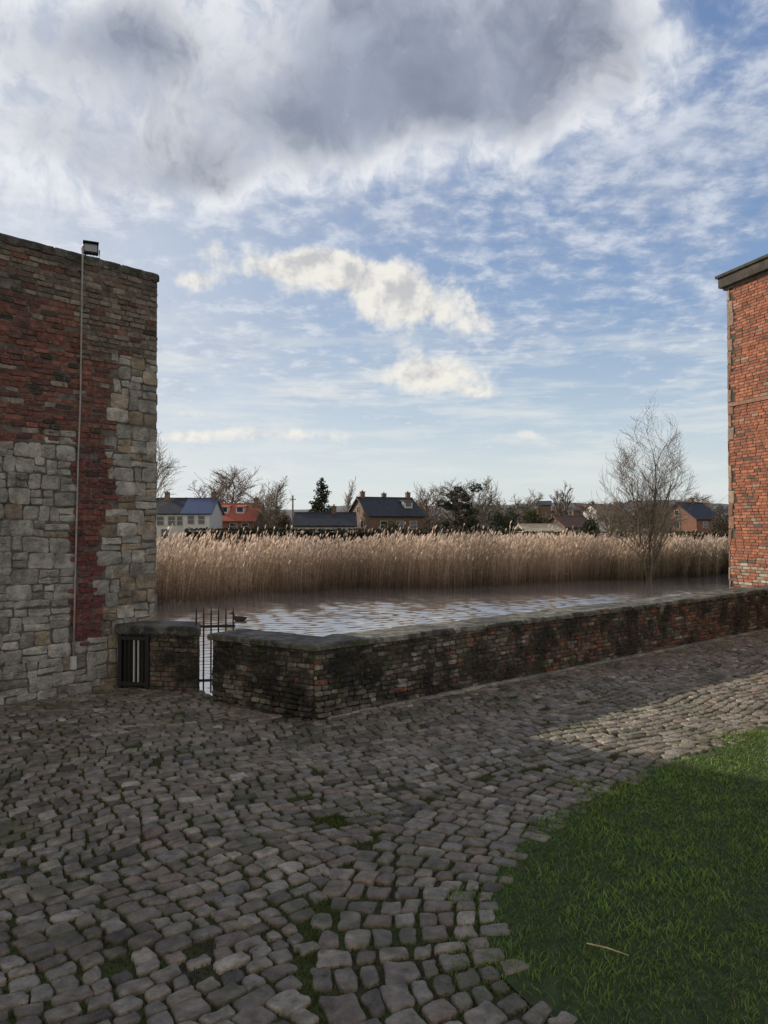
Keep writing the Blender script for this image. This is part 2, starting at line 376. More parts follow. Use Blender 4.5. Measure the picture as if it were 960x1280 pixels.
t.pillow(np.array([G0[0],G0[1],0]),U3(ug),-U3(ng),UP,rq(-.37,Lg+.02,-.04,DG,.008,.1,True),[(.54,.01),(.555,0),(.61,0),(.63,.02)],.004,(.12,.115,.1)); t.build('cap_stone',M['coping'],pier,world=True)
gl=thing('iron_grille','black iron grille with pale upright bars beside the brick pier','grille',(G0[0]-ug[0]*.17,G0[1]-ug[1]*.17,0))
ga=math.atan2(ug[1],ug[0]); ngp=np.array([ug[1],-ug[0]])
def gp(s,n,z): p=G0+ug*s+ngp*n; return (p[0],p[1],z)
t=MB()
for z in (.06,.5): t.box(gp(-.165,.0,z),(.31,.03,.035),ga)
for s in (-.31,-.02): t.box(gp(s,0,.27),(.035,.035,.54),ga)
t.box(gp(-.165,-.03,.28),(.3,.006,.44),ga)
t.build('frame',M['metal'],gl,world=True)
for k,s in enumerate((-.26,-.215,-.165,-.12,-.075)):
    t=MB(); t.box(gp(s,.0,.28),(.012,.014,.42),ga); t.build('bar',M['pale'] if k in(2,3) else M['metal'],gl,world=True)
g0=np.array([xat(246,7.15),7.15]); g1=np.array([xat(292,7.2),7.2]); uu=(g1-g0); Lx=np.linalg.norm(uu); uu/=Lx; ga2=math.atan2(uu[1],uu[0])
gate=thing('iron_gate','small black iron gate of thin upright bars between brick pier and parapet end','gate',(g0[0],g0[1],0))
for k in range(6):
    p=g0+uu*Lx*k/5; t=MB(); t.tube([(p[0],p[1],-.02),(p[0],p[1],.74),(p[0],p[1],.81)],[.008,.008,.002],6); t.build('bar',M['metal'],gate,world=True)
for z in (.1,.62):
    p=(g0+g1)/2; t=MB(); t.box((p[0],p[1],z),(Lx+.04,.012,.025),ga2); t.build('rail',M['metal'],gate,world=True)
# ---------------------------------------------------------------- right building
H_R=zat(342,14.0); rb=thing('brick_tower','tall orange brick castle tower with dark cornice rising from the pond at the right edge','building',(F0[0],F0[1],-1.6))
LF=5.0; t=MB(); t.prism(ccw([tuple(p) for p in (F0,F0+UF*LF,F0+UF*LF-NF*4,F0-NF*4)]),-1.9,H_R-.2); t.build('mortar_core',M['darkmortar'],rb,world=True)
t=MB(); st=MB()
qj={}
def qk(s,z):
    i=int((z+2)/.24)
    if i not in qj: qj[i]=random.choice([.05,.1,.16])+random.uniform(-.02,.02)
    return s>qj[i]
def ocol(s,z):
    if z<.65+.3*float(vn(s*3,z*3,5)) and random.random()<.5: return rc((.32,.28,.23),(.27,.21,.16))
    if random.random()<.08: return rc((.1,.075,.06),(.27,.2,.15))
    return rc((.31,.108,.06),(.27,.098,.058),(.34,.13,.07),(.22,.085,.055))
courses(t,F0,UF,NF,-1.6,H_R-.26,LF,.056,(.12,.22),ocol,(.003,.009),keep=qk,j=.003)
courses(t,F0,-NF,-UF,-1.6,H_R-.26,4,.068,(.12,.22),ocol,(.004,.012),keep=lambda s,z:s>.3)
t.build('brickwork',M['orange'],rb,world=True)
z=-1.6; O=np.array([F0[0],F0[1],0])
qc=((.22,.14,.1),(.24,.17,.13),(.2,.11,.075))
while z<H_R-.36:
    i=int((z+.12+2)/.24); w=qj.get(i,.1)
    st.pillow(O,U3(UF),UP,U3(NF),rq(0,w-.01,z+.006,z+.234,.008,.12,True),[(-.03,0),(.008,0),(.014,.012)],.003,rc(*qc))
    st.pillow(O,-U3(NF),UP,-U3(UF),rq(0,.29,z+.006,z+.234,.008,.12,True),[(-.03,0),(.008,0),(.014,.012)],.003,rc(*qc))
    z+=.24
zb=facehit(930,503,F0,UF)[1]
st.pillow(O,U3(UF),UP,U3(NF),rq(.02,LF,zb-.03,zb+.03,.004,.1),[(-.02,0),(.02,0),(.03,.01)],0,(.24,.14,.1))
st.build('quoin_stones',M['orange'],rb,world=True)
t=MB()
def ring(off): return ccw([tuple(p) for p in ((F0+NF*off-UF*off),(F0+UF*LF+NF*off),(F0+UF*LF-NF*4),(F0-NF*4-UF*off))])
for off,za,zb2 in ((.05,H_R-.29,H_R-.24),(.11,H_R-.24,H_R-.05),(.15,H_R-.05,H_R)): t.prism(ring(off),za,zb2)
t.build('cornice',M['cornice'],rb,world=True)
# ---------------------------------------------------------------- courtyard, grass, cobbles
gpx=[(1400,800),(1150,850),(960,905),(870,938),(800,966),(740,994),(690,1022),(645,1058),(615,1095),(600,1135),(604,1175),(622,1218),(662,1258),(730,1300)]
gedge=[gpt(*p) for p in gpx]+[(1.0,2.0),(2.2,1.6),(9,1.2)]
gpoly=gedge+[(14,1.2),(14,9)]
yard=[(-40,-30),(40,-30),(40,B[1]+LL*ul[1]),tuple(B+ul*LL-nl*.2),tuple(B-nl*.2),tuple(A-ns*.15+us*.1),(A[0]+.01,A[1]+.1),(G1[0]-.01,G1[1]+.08),(G1[0]-.1,G1[1]+.3),(-2.6,7.8),(-40,7.8)]
ZB=-.004
t=MB(); t.add([(x,y,ZB) for x,y in yard],[tuple(range(len(yard)))]); tag(t.build('pavement_bed',M['dirt']),kind='structure')
t=MB(); t.add([(x,y,.008) for x,y in gpoly],[tuple(range(len(gpoly)))]); o=t.build('lawn_soil',M['soil']); tag(o,kind='structure')
ge=np.array(gedge)
def resample(P,step):
    P=np.array(P); d=np.r_[0,np.cumsum(np.linalg.norm(np.diff(P,axis=0),axis=1))]; s=np.arange(0,d[-1],step)
    return np.c_[np.interp(s,d,P[:,0]),np.interp(s,d,P[:,1])],s
er,es=resample(ge,.02)
for _ in range(12): er[1:-1]=(er[:-2]+er[1:-1]+er[2:])/3
dd=np.r_[0,np.cumsum(np.linalg.norm(np.diff(er,axis=0),axis=1))]
def on_edge(s):
    p=np.array([np.interp(s,dd,er[:,0]),np.interp(s,dd,er[:,1])]); q=np.array([np.interp(s+.05,dd,er[:,0]),np.interp(s+.05,dd,er[:,1])])
    q2=np.array([np.interp(s-.05,dd,er[:,0]),np.interp(s-.05,dd,er[:,1])]); tt=(q-q2); tt/=np.linalg.norm(tt); n=np.array([tt[1],-tt[0]]); return p,tt,n
_p,_t,_n=on_edge(3.0)
nsgn=-1 if inpoly(np.array([(_p+_n*.1)[0]]),np.array([(_p+_n*.1)[1]]),gpoly)[0] else 1
def dist_edge(x,y):
    d=(er[:,0]-x)**2+(er[:,1]-y)**2; i=int(d.argmin()); return math.sqrt(d[i]),i
def band_w(i):
    y=er[i,1]; return .62 if y<4.2 else (.62-(y-4.2)*.6)
def hf(x,y): return (float(vn(x*.9,y*.9,11))-.5)*.010+(float(vn(x*2.7,y*2.7,12))-.5)*.006
cob=MB()
def ccol():
    r=random.random()
    if r<.12: return rc((.095,.082,.062),(.31,.275,.22))
    return rc((.215,.185,.14),(.18,.153,.118),(.245,.21,.162),(.2,.158,.12),(.22,.198,.16))
def stone(pts,T):
    W=np.array([T(u,v) for u,v in pts]); c=W.mean(0); h=.003+hf(*c)+random.uniform(-.0035,.0045); hh=.010
    tl_=np.array([random.gauss(0,.03),random.gauss(0,.03)])
    sc_=random.uniform(.86,1.0); W=c+(W-c)*sc_
    cob.pillow(np.array([0,0,0.]),np.array([1.,0,0]),np.array([0,1.,0]),UP,W,[(-.03,-.0),(h+hh*.35,0),(h+hh*.9,.004),(h+hh,.010)],random.uniform(-.002,.001),ccol())
    V=cob.v[-1]; V[:,2]+=((V[:,:2]-c)@tl_+np.random.RandomState(len(cob.v)).uniform(-.0022,.0022,len(V)))*(V[:,2]>-.02)
rot=math.atan2(ul[1],ul[0])-R(4); cu=np.array([math.cos(rot),math.sin(rot)]); cv=np.array([-cu[1],cu[0]])
def T1(u,v):
    uu_=u+.12*math.sin(v*1.3)+.03*math.sin(v*5); vv_=v+.2*math.sin(u*.62+1)+.05*math.sin(u*2.4+v)+.02*math.sin(u*6.1+v*3)
    return cu*uu_+cv*vv_
mp0=gpt(415,1028)
v=-6.5
while v<8.5:
    w=random.uniform(.072,.108); u=-7+random.uniform(0,.2)
    while u<13:
        l=random.uniform(.07,.145); c=T1(u+l/2,v+w/2); x,y=c
        if (y>1.4 and y<13 and abs(x)<.58*y+.7) and inpoly(np.array([x]),np.array([y]),yard)[0] and not inpoly(np.array([x]),np.array([y]),gpoly)[0]:
            de,i=dist_edge(x,y)
            mossgap=(abs(x-mp0[0])<.14 and abs(y-mp0[1])<.07)
            if de>max(.09,band_w(i)+.06) and not mossgap and random.random()>.012:
                g=random.uniform(.002,.007)
                stone(rq(u+g,u+l-g,v+g,v+w-g,.012,.18,True),T1)
        u+=l
    v+=w
s=.2
while s<dd[-1]-1.5:
    w=random.uniform(.068,.1); p,tt,n=on_edge(s); n=n*nsgn; i=int(np.argmin((er[:,0]-p[0])**2+(er[:,1]-p[1])**2)); bw=max(.11,band_w(i))
    if abs(p[0])<.6*p[1]+1.0 or p[1]<3:
        r=-.05+random.uniform(-.08,.05)
        while r<bw:
            l=random.uniform(.075,.145)
            def T2(u,v_,s=s):
                p,tt,n=on_edge(s+u+.05*math.sin(v_*3+s)); n=n*nsgn; return p+n*v_
            stone(rq(.004,w-.004,r+.004,r+l-.004,.011,.18,True),T2)
            r+=l
    s+=w
o=cob.build('cobbled_pavement',M['cobble'],smooth=True); tag(o,kind='structure')
def blades(name,X,Y,Z,h,w,lean,c0,c1,m,k=None):
    N=len(X); a=rng.uniform(0,2*np.pi,N); dx=np.cos(a)*w/2; dy=np.sin(a)*w/2; la=rng.uniform(0,2*np.pi,N); lx=np.cos(la)*lean*h; ly=np.sin(la)*lean*h
    V=np.zeros((N,5,3)); 
    V[:,0]=np.c_[X-dx,Y-dy,Z]; V[:,1]=np.c_[X+dx,Y+dy,Z]
    V[:,2]=np.c_[X-dx*.8+lx*.35,Y-dy*.8+ly*.35,Z+h*.55]; V[:,3]=np.c_[X+dx*.8+lx*.35,Y+dy*.8+ly*.35,Z+h*.55]; V[:,4]=np.c_[X+lx,Y+ly,Z+h]
    b=np.arange(N)[:,None]*5; F=np.concatenate([b+np.array([0,1,3]),b+np.array([0,3,2]),b+np.array([2,3,4])])
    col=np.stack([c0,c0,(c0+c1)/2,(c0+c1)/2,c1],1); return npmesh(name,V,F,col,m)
N=340000; X=rng.uniform(.05,7,N); Y=rng.uniform(1.5,9,N)
kk=(np.abs(X)<.58*Y+.6); 
nsA=rng.normal(0,1,N); spread_=.035+.06*(vn(X*4,Y*4,91)>.5)
jx=X+(vn(X*5,Y*5,4)-.5)*.34+nsA*spread_+.03; jy=Y+(vn(X*5,Y*5,5)-.5)*.34+rng.normal(0,1,N)*spread_
kk&=inpoly(jx,jy,gpoly); dens=np.clip(3.6/Y,0.15,1.2); kk&=rng.uniform(0,1,N)<dens
X=X[kk];Y=Y[kk];N=len(X)
cl=vn(X*3,Y*3,21)*.55+vn(X*11,Y*11,22)*.45
h=(.008+.032*cl)*rng.uniform(.6,1.3,N); w=rng.uniform(.003,.0055,N)*np.clip(Y/3,.8,2)
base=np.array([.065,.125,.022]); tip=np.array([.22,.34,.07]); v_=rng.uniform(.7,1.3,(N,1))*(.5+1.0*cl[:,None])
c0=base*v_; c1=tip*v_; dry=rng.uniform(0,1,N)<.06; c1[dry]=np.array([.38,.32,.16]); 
yl=(vn(X*1.5,Y*1.5,23)>.6); c1[yl]*=np.array([1.2,1.03,.9])
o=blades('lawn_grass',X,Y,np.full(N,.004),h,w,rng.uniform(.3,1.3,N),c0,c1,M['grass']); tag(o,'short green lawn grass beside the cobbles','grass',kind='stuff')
N=420000; X=rng.uniform(-3.5,5,N); Y=rng.uniform(1.7,8.5,N); kk=(np.abs(X)<.56*Y+.3)&(vn(X*1.2,Y*1.2,31)*.6+vn(X*4,Y*4,32)*.4>.30+.025*Y)&(rng.uniform(0,1,N)<np.clip(4/Y,.1,1))&inpoly(X,Y,yard)
kk&=~inpoly(X,Y,gpoly)
X=X[kk];Y=Y[kk]; N=len(X); h=rng.uniform(.008,.021,N)
n2=2200; X2=mp0[0]+rng.normal(0,.2,n2); Y2=mp0[1]+rng.normal(0,.08,n2); X=np.r_[X,X2];Y=np.r_[Y,Y2];h=np.r_[h,rng.uniform(.012,.028,n2)]
n3=26000; sa=rng.uniform(0,dd[-1]-1.5,n3); px_=np.interp(sa,dd,er[:,0]); py_=np.interp(sa,dd,er[:,1]); tx=np.interp(sa+.05,dd,er[:,0])-px_; ty=np.interp(sa+.05,dd,er[:,1])-py_; tn=np.hypot(tx,ty)+1e-9
bwv=np.clip(np.where(py_<4.2,.62,.62-(py_-4.2)*.6),.05,1)+.045+rng.normal(0,.03,n3); X3=px_+ty/tn*nsgn*bwv; Y3=py_-tx/tn*nsgn*bwv; k3=vn(X3*3,Y3*3,8)>.3
X=np.r_[X,X3[k3]];Y=np.r_[Y,Y3[k3]];h=np.r_[h,rng.uniform(.01,.025,int(k3.sum()))]
N=len(X); v_=rng.uniform(.6,1.4,(N,1))
o=blades('joint_moss',X,Y,np.full(N,ZB),h,np.full(N,.004),rng.uniform(.2,1,N),np.array([.05,.068,.016])*v_,np.array([.12,.15,.035])*v_,M['moss']); tag(o,'moss and small weeds growing between the cobbles','moss',kind='stuff')
a=gpt(733,1193); b_=gpt(786,1208); t=MB(); t.tube([(a[0],a[1],.042),((a[0]+b_[0])/2,(a[1]+b_[1])/2+.004,.044),(b_[0],b_[1],.040)],[.0025,.003,.0015],6); tag(t.build('dry_stalk',M['straw']),'pale dry stalk lying on the lawn','stalk')
# ---------------------------------------------------------------- terrain, water
WZ=-1.5; GZ=-.8
shp=[(-60,22),(-16,25),(-8.8,28.4),(-6.3,32.2),(-3,34.9),(4.9,37.7),(12.8,42.1),(21.8,46.2),(40,50),(80,54)]
sx=np.array([p[0] for p in shp]); sy=np.array([p[1] for p in shp])
def shore(x): return np.interp(x,sx,sy)
u=np.linspace(-1,1,121); gx=np.sinh(u*6)/np.sinh(6)*3000; gy=7+ (np.exp(np.linspace(0,1,110)*6)-1)/(np.exp(6)-1)*4000
gy=np.sort(np.r_[gy,np.arange(24,60,1.0)]); GX,GY=np.meshgrid(gx,gy); 
t_=np.clip((GY-shore(GX)+.5)/3.5,0,1); t2_=np.clip((GY-shore(GX)-8)/6,0,1); GZZ=-2.4+t_*t_*(3-2*t_)*(2.4-1.42)+t2_*(1.42+GZ); 
GZZ=np.where(GY<7.5,-2.4,GZZ)+ (vn(GX*.2,GY*.2,2)-.5)*.1
def gridfaces(nx,ny):
    idx=np.arange(nx*ny).reshape(ny,nx); return np.stack([idx[:-1,:-1],idx[:-1,1:],idx[1:,1:],idx[1:,:-1]],-1).reshape(-1,4)
tag(npmesh('ground',np.stack([GX,GY,GZZ],-1),gridfaces(len(gx),len(gy)),None,M['field'],smooth=True),kind='structure')
wx=np.r_[np.linspace(-70,-15,12)[:-1],np.arange(-15,27,.085),np.linspace(27,90,12)]; wy=np.r_[np.linspace(6.5,11.5,30)[:-1],np.arange(11.5,47,.055),np.linspace(47,62,10)]
WX,WY=np.meshgrid(wx,wy); WH=np.zeros_like(WX); r2=np.random.default_rng(77)
sd=shore(WX)-WY-np.clip((WX+1)*.28,0,5)
sharp=np.clip((sd-2.0)/5.5+(vn(WX*.22,WY*.45,61)-.5)*.3,0,1); amp=.05+.58*sharp*(.85+.3*vn(WX*.3,WY*.5,62))
amp*=np.clip((27-WX)/4,0,1)*np.clip((WX+15)/1.5,0,1)*np.clip((WY-11.5)/1,0,1)
for k in range(26):
    lam=r2.uniform(.2,.5); th=math.pi/2+r2.normal(0,.5); kx_,ky_=math.cos(th)*2*math.pi/lam,math.sin(th)*2*math.pi/lam
    WH+=(.042*lam/(2*math.pi))*np.sin(WX*kx_+WY*ky_+r2.uniform(0,6.28)+1.5*vn(WX*.4,WY*.4,70+k))
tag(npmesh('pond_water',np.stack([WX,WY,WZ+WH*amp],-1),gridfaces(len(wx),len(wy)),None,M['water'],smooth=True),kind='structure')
xs=np.linspace(-900,900,200); hz=14+10*vn(xs/140,xs*0,8)+6*vn(xs/40,xs*0,9)+np.clip(xs/60,-4,7); V=[];F=[]
for k,(dy,f) in enumerate(((0,0),(80,.6),(180,1),(400,.7))):
    for x,hh_ in zip(xs,hz): V.append((x,620+dy,-1+(hh_+1)*f))
n=len(xs)
for k in range(3):
    for i in range(n-1): F.append((k*n+i,k*n+i+1,(k+1)*n+i+1,(k+1)*n+i))
t=MB(); t.add(V,F); tag(t.build('hills',M['hill'],smooth=True),kind='structure')
# ---------------------------------------------------------------- reeds
def reeds(name,N,x0,x1,depth,hfun,cs,ct,cpl,plume,label,cat,front=0):
    X=rng.uniform(x0,x1,N); fr=rng.uniform(0,1,N)**1.3; Y=shore(X)+(vn(X*.8,X*0,6)-.5)*1.8+(vn(X*2.5,X*0,16)-.5)*.8-.4+fr*depth
    Z=np.full(N,WZ-.05)
    h=hfun(X,Y)*rng.uniform(.58,1.08,N)*(1+.18*(rng.uniform(0,1,N)<.07))
    lx=(.08+rng.normal(0,.13,N))*h; ly=(rng.normal(0,.08,N))*h
    w=rng.uniform(.009,.017,N); a=rng.uniform(-.8,.8,N); dx=np.cos(a)*w/2; dy=np.sin(a)*w/2
    vv=rng.uniform(.5,1.4,(N,1))*(.7+.6*vn(X*.6,Y*.6,7)[:,None])
    V=np.zeros((N,6,3)); base=np.c_[X,Y,Z]; mid=base+np.c_[lx*.3,ly*.3,h*.55]; top=base+np.c_[lx,ly,h]; D=np.c_[dx,dy,dx*0]
    V[:,0]=base-D;V[:,1]=base+D;V[:,2]=mid-D;V[:,3]=mid+D;V[:,4]=top-D*.5;V[:,5]=top+D*.5
    b=np.arange(N)[:,None]*6; Fs=np.concatenate([b+np.array([0,1,3,2]),b+np.array([2,3,5,4])])
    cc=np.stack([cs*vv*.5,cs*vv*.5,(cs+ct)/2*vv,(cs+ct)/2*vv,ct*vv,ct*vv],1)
    VS=[V.reshape(-1,3)];FS=[Fs];CS=[cc.reshape(-1,3)];off=N*6
    for k in range(3):
        tpos=rng.uniform(.2,.85,N)[:,None]; p=base+(top-base)*tpos; an=rng.uniform(0,2*np.pi,N); L=rng.uniform(.2,.5,N)
        e=p+np.c_[np.cos(an)*L*.6,np.sin(an)*L*.4,L*rng.uniform(.0,.6,N)]; m_=(p+e)/2+np.c_[0*L,0*L,L*.12]
        wd=np.c_[0*L,0*L,rng.uniform(.007,.015,N)]
        VV=np.stack([p,m_-wd,e,m_+wd],1); VS.append(VV.reshape(-1,3)); FS.append(np.arange(N)[:,None]*4+np.array([0,1,2,3])+off); off+=N*4
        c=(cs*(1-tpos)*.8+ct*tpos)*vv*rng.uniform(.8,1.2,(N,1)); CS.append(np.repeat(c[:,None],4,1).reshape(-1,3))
    sel=rng.uniform(0,1,N)<plume; T=top[sel]; n=len(T); L=rng.uniform(.12,.28,n); W=rng.uniform(.018,.04,n); dr=rng.uniform(.2,1.1,n)
    for ax in ((1,0),(0,1)):
        e=T+np.c_[L*.5*dr,rng.normal(0,.04,n),L*.7]; mm=T+(e-T)*.35; d_=np.c_[W*ax[0],W*ax[1],-W*.3]
        VV=np.stack([T-[0,0,.08],mm-d_,e,mm+d_],1); VS.append(VV.reshape(-1,3)); FS.append(np.arange(n)[:,None]*4+np.array([0,1,2,3])+off); off+=n*4
        CS.append(np.repeat((cpl*vv[sel])[:,None],4,1).reshape(-1,3))
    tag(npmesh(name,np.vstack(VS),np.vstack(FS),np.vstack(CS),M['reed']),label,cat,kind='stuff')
ar=np.array
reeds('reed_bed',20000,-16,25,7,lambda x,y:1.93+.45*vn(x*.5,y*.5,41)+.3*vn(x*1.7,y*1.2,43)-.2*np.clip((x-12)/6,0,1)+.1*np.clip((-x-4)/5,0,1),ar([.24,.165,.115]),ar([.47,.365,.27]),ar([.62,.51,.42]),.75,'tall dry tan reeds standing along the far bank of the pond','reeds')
reeds('bank_scrub',6500,12.5,30,5,lambda x,y:1.2+.8*vn(x*.7,y*.5,42),ar([.12,.10,.055]),ar([.2,.175,.095]),ar([.3,.26,.17]),.2,'low olive brown scrub at the right end of the far bank','scrub')
# ---------------------------------------------------------------- trees
def segmesh(segs,k):
    S=np.array([[*a,*b,r0,r1] for a,b,r0,r1 in segs]); p0=S[:,:3];p1=S[:,3:6];r0=S[:,6:7];r1=S[:,7:8]; t=p1-p0; t/=np.linalg.norm(t,axis=1,keepdims=True)+1e-9
    up=np.where(np.abs(t[:,2:3])<.9,[[0,0,1.]],[[0,1.,0]]); a=np.cross(t,up); a/=np.linalg.norm(a,axis=1,keepdims=True); b=np.cross(t,a); V=[]
    for (p,r) in ((p0,r0),(p1,r1)):
        for j in range(k):
            w=2*math.pi*j/k; V.append(p+r*(math.cos(w)*a+math.sin(w)*b))
    V=np.stack(V,1); n=len(S); bb=np.arange(n)[:,None]*2*k
    F=np.concatenate([bb+np.array([j,(j+1)%k,k+(j+1)%k,k+j]) for j in range(k)]); return V.reshape(-1,3),F
def bare(seed,H,W,spread=.5,stems=1,maxlev=3,r0=.16,tw=.012,up=.05,prim=14,first=.25,stemspread=.3,envelope=False):
    rr=random.Random(seed); big=[];small=[]
    def br(p,d,L,r,lev):
        n=(9,5,4,3)[lev]; rend=r*(.25 if lev<3 else .6)
        for i in range(n):
            d=[d[0]+rr.gauss(0,.09+.03*lev),d[1]+rr.gauss(0,.09+.03*lev),d[2]+rr.gauss(0,.06)+up*(1 if lev else .3)]
            l=math.sqrt(sum(x*x for x in d)); d=[x/l for x in d]
            q=[p[k]+d[k]*L/n for k in range(3)]; ra=max(tw,r+(rend-r)*i/n); rb_=max(tw*.8,r+(rend-r)*(i+1)/n)
            (big if lev<2 else small).append((p,q,ra,rb_)); f=(i+1)/n
            if lev<maxlev and f>(first if lev==0 else .15):
                kk=(prim/9 if lev==0 else (1.5,1.5,1.4)[lev-1])
                kk=int(kk)+(rr.random()<kk%1)
                for _ in range(kk):
                    az=rr.uniform(0,6.283); sp=rr.uniform(.6,1.2)*(spread if lev==0 else .75)
                    e=[d[0]+math.cos(az)*sp*1.2,d[1]+math.sin(az)*sp*1.2,d[2]*rr.uniform(.6,1)]; l=math.sqrt(sum(x*x for x in e)); e=[x/l for x in e]
                    br(q,e,L*rr.uniform(.3,.55)*(1.15-f*.55) if lev==0 else L*rr.uniform(.4,.7),rb_*rr.uniform(.45,.65),lev+1)
            p=q
    for s in range(stems):
        az=6.283*s/stems+rr.uniform(-.4,.4); sp=0 if stems==1 else rr.uniform(.3,1)*stemspread
        br([math.cos(az)*.15*(stems>1),math.sin(az)*.15*(stems>1),0],[math.cos(az)*sp,math.sin(az)*sp,1],H*(1 if stems==1 else rr.uniform(.75,1.0)),r0,0)
    P=np.array([s[1] for s in big+small]); zm=np.percentile(P[:,2],99.7); cx=0 if not envelope else float(np.median(P[P[:,2]>zm*.4][:,0])); wm=np.percentile(np.abs(P[:,0]-np.median(P[:,0])),98)*2
    kz=H/zm; kx=W/wm
    def f(p):
        x=(p[0]-cx*min(1,p[2]/zm*1.6))*kx; y=p[1]*kx; z=p[2]*kz
        if envelope:   # gather the outer twigs into an upright oval crown
            t=min(max(z/H,0),1.05); lim=.5*W*(.22+1.0*math.sin(math.pi*min(1,t**.8*.93+.04))**.8); r=math.hypot(x,y)
            if r>lim*.75:
                nr=lim*.75+(lim*.35)*math.tanh((r-lim*.75)/(lim*.35)); x*=nr/r; y*=nr/r
        return [x,y,z]
    return [(f(a),f(b),c,d) for a,b,c,d in big],[(f(a),f(b),c,d) for a,b,c,d in small]
def tree(name,label,loc,big,small,mt,mc,group=None,cat='tree'):
    r=thing(name,label,cat,loc,0,group); V,F=segmesh(big,5); npmesh('trunk',V,F,None,mt,r); V,F=segmesh(small,3); npmesh('crown',V,F,None,mc,r); return r
def at(px,d,z=GZ): return (xat(px,d),d,z)
d=42.; H=zat(511,d)+1.6
tree('willow_tree','tall multi-stemmed bare tree standing alone among the reeds on the right',(xat(810,d),d,-1.6),*bare(8,H,4.9,.55,6,3,.085,.0065,.05,13,.2,.2,True),M['bark'],M['twig'])
T1_=tree('bare_tree','broad round bare tree behind the house with the orange roof',at(284,112),*bare(11,zat(584,112)-GZ,7.5,.8,2,3,.2,.024,.04,14,.25,.3),M['bark'],M['redtwig'])
T2_=tree('bare_tree','greyish bare tree just left of the broad round one, above the white house roof',at(258,105),*bare(12,zat(592,105)-GZ,6.5,.8,2,3,.18,.024,.04,13,.25,.3),M['bark'],M['twig'])
T3_=tree('bare_tree','pale bare tree between the orange-roofed house and the white house with dark roof',at(340,98),*bare(13,zat(598,98)-GZ,6.2,.75,3,3,.15,.02,.05,13,.2,.3),M['bark'],M['palebark'])
tree('birch_tree','slender pale birch partly hidden behind the left castle wall',at(188,70),*bare(14,zat(540,70)-GZ,5,.5,1,3,.16,.015,.0,20,.2),M['palebark'],M['palebark'])
tree('bare_tree','thin bare tree just right of the dark conifer',at(428,104),*bare(15,zat(599,104)-GZ,2.6,.45,1,3,.16,.022,.06,16,.2),M['bark'],M['palebark'])
tree('bare_tree','bare tree behind the dark ivy-covered tree, on its right side',at(603,118),*bare(16,zat(597,118)-GZ,5.5,.65,2,3,.18,.026,.05,13,.2),M['bark'],M['twig'])
tree('bare_tree','low bushy bare tree right of the large farmhouse',at(538,110),*bare(17,zat(606,110)-GZ,6,.8,2,3,.16,.024,.04,13,.2),M['bark'],M['redtwig'])
tree('bare_tree','round bare tree on the skyline left of the brown-roofed cottage',at(703,135),*bare(18,zat(604,135)-GZ,4.2,.75,2,3,.2,.03,.04,13,.3),M['bark'],M['redtwig'])
more=[(655,130,612,T2_,'small bare tree on the skyline above the pale shed roof'),(762,120,622,T3_,'bare bushy tree just left of the tall multi-stemmed tree'),(878,150,615,T1_,'wide bare tree behind the dark-roofed house at the right'),(745,150,625,T1_,'faint bare tree on the skyline right of the brown-roofed cottage'),(318,115,612,T2_,'short bare tree over the right end of the orange roof'),(522,125,618,T3_,'faint bare tree over the right end of the farmhouse roof'),(626,125,618,T2_,'small bare tree right of the ivy-covered tree'),(835,100,632,T3_,'low bare bush left of the dark-roofed house at the right')]
for i,(px,dd_,yt,src,lab) in enumerate(more):
    hs=zat(yt,dd_)-GZ; sh={T1_:zat(584,112)-GZ,T2_:zat(592,105)-GZ,T3_:zat(598,98)-GZ}[src]; k=hs/sh
    copytree(src,at(px,dd_),i*1.3,(k*1.15,k*1.15,k),lab)
def foliage(ells,N,size,cols,seed=0):
    r=np.random.default_rng(seed); w=np.array([e[3]*e[4]*e[5] for e in ells])**.67; w/=w.sum(); k=r.choice(len(ells),N,p=w); E=np.array(ells)[k]
    d=r.normal(size=(N,3)); d/=np.linalg.norm(d,axis=1,keepdims=True); rad=r.uniform(.35,1,N)[:,None]**.5*r.uniform(.85,1.12,(N,1)); P=E[:,:3]+d*rad*E[:,3:6]
    a=r.normal(size=(N,3)); a/=np.linalg.norm(a,axis=1,keepdims=True); b=np.cross(a,r.normal(size=(N,3))); b/=np.linalg.norm(b,axis=1,keepdims=True); s=r.uniform(.5,1.2,(N,1))*size
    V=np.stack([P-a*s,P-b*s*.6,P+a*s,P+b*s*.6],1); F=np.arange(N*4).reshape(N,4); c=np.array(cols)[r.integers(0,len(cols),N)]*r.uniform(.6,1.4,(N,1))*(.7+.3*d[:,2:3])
    return V.reshape(-1,3),F,np.repeat(c[:,None],4,1).reshape(-1,3)
green=[(.045,.065,.03),(.06,.08,.035),(.035,.048,.025)]
d=100.; hc=zat(597,d)-GZ; tr=thing('conifer_tree','dark pointed conifer behind the white house with dark roof','tree',at(402,d))
t=MB(); t.tube([(0,0,0),(0,0,hc*.5),(0,0,hc)],[.2,.12,.02],6); t.build('trunk',M['bark'],tr)
el=[]; q=random.Random(3)
for k in range(60):
    f=k/60; rr=(1-f)**.75*2.6+.15
    for _ in range(2):
        an=q.uniform(0,6.28); ro=rr*q.uniform(.3,.8); el.append((math.cos(an)*ro,math.sin(an)*ro,1.2+(hc-1.3)*f-.2*ro,.45*rr+.1,.45*rr+.1,.28))
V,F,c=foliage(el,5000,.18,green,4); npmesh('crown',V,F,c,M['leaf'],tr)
d=88.; tr=thing('ivy_tree','dark ivy-covered tree rising right of the farmhouse','tree',at(574,d)); hc=zat(600,d)-GZ
big,small=bare(31,hc,5.5,.8,2,3,.2,.02,.04,12,.2); V,F=segmesh(big,5); npmesh('trunk',V,F,None,M['bark'],tr); V,F=segmesh(small,3); npmesh('bare_twigs',V,F,None,M['twig'],tr)
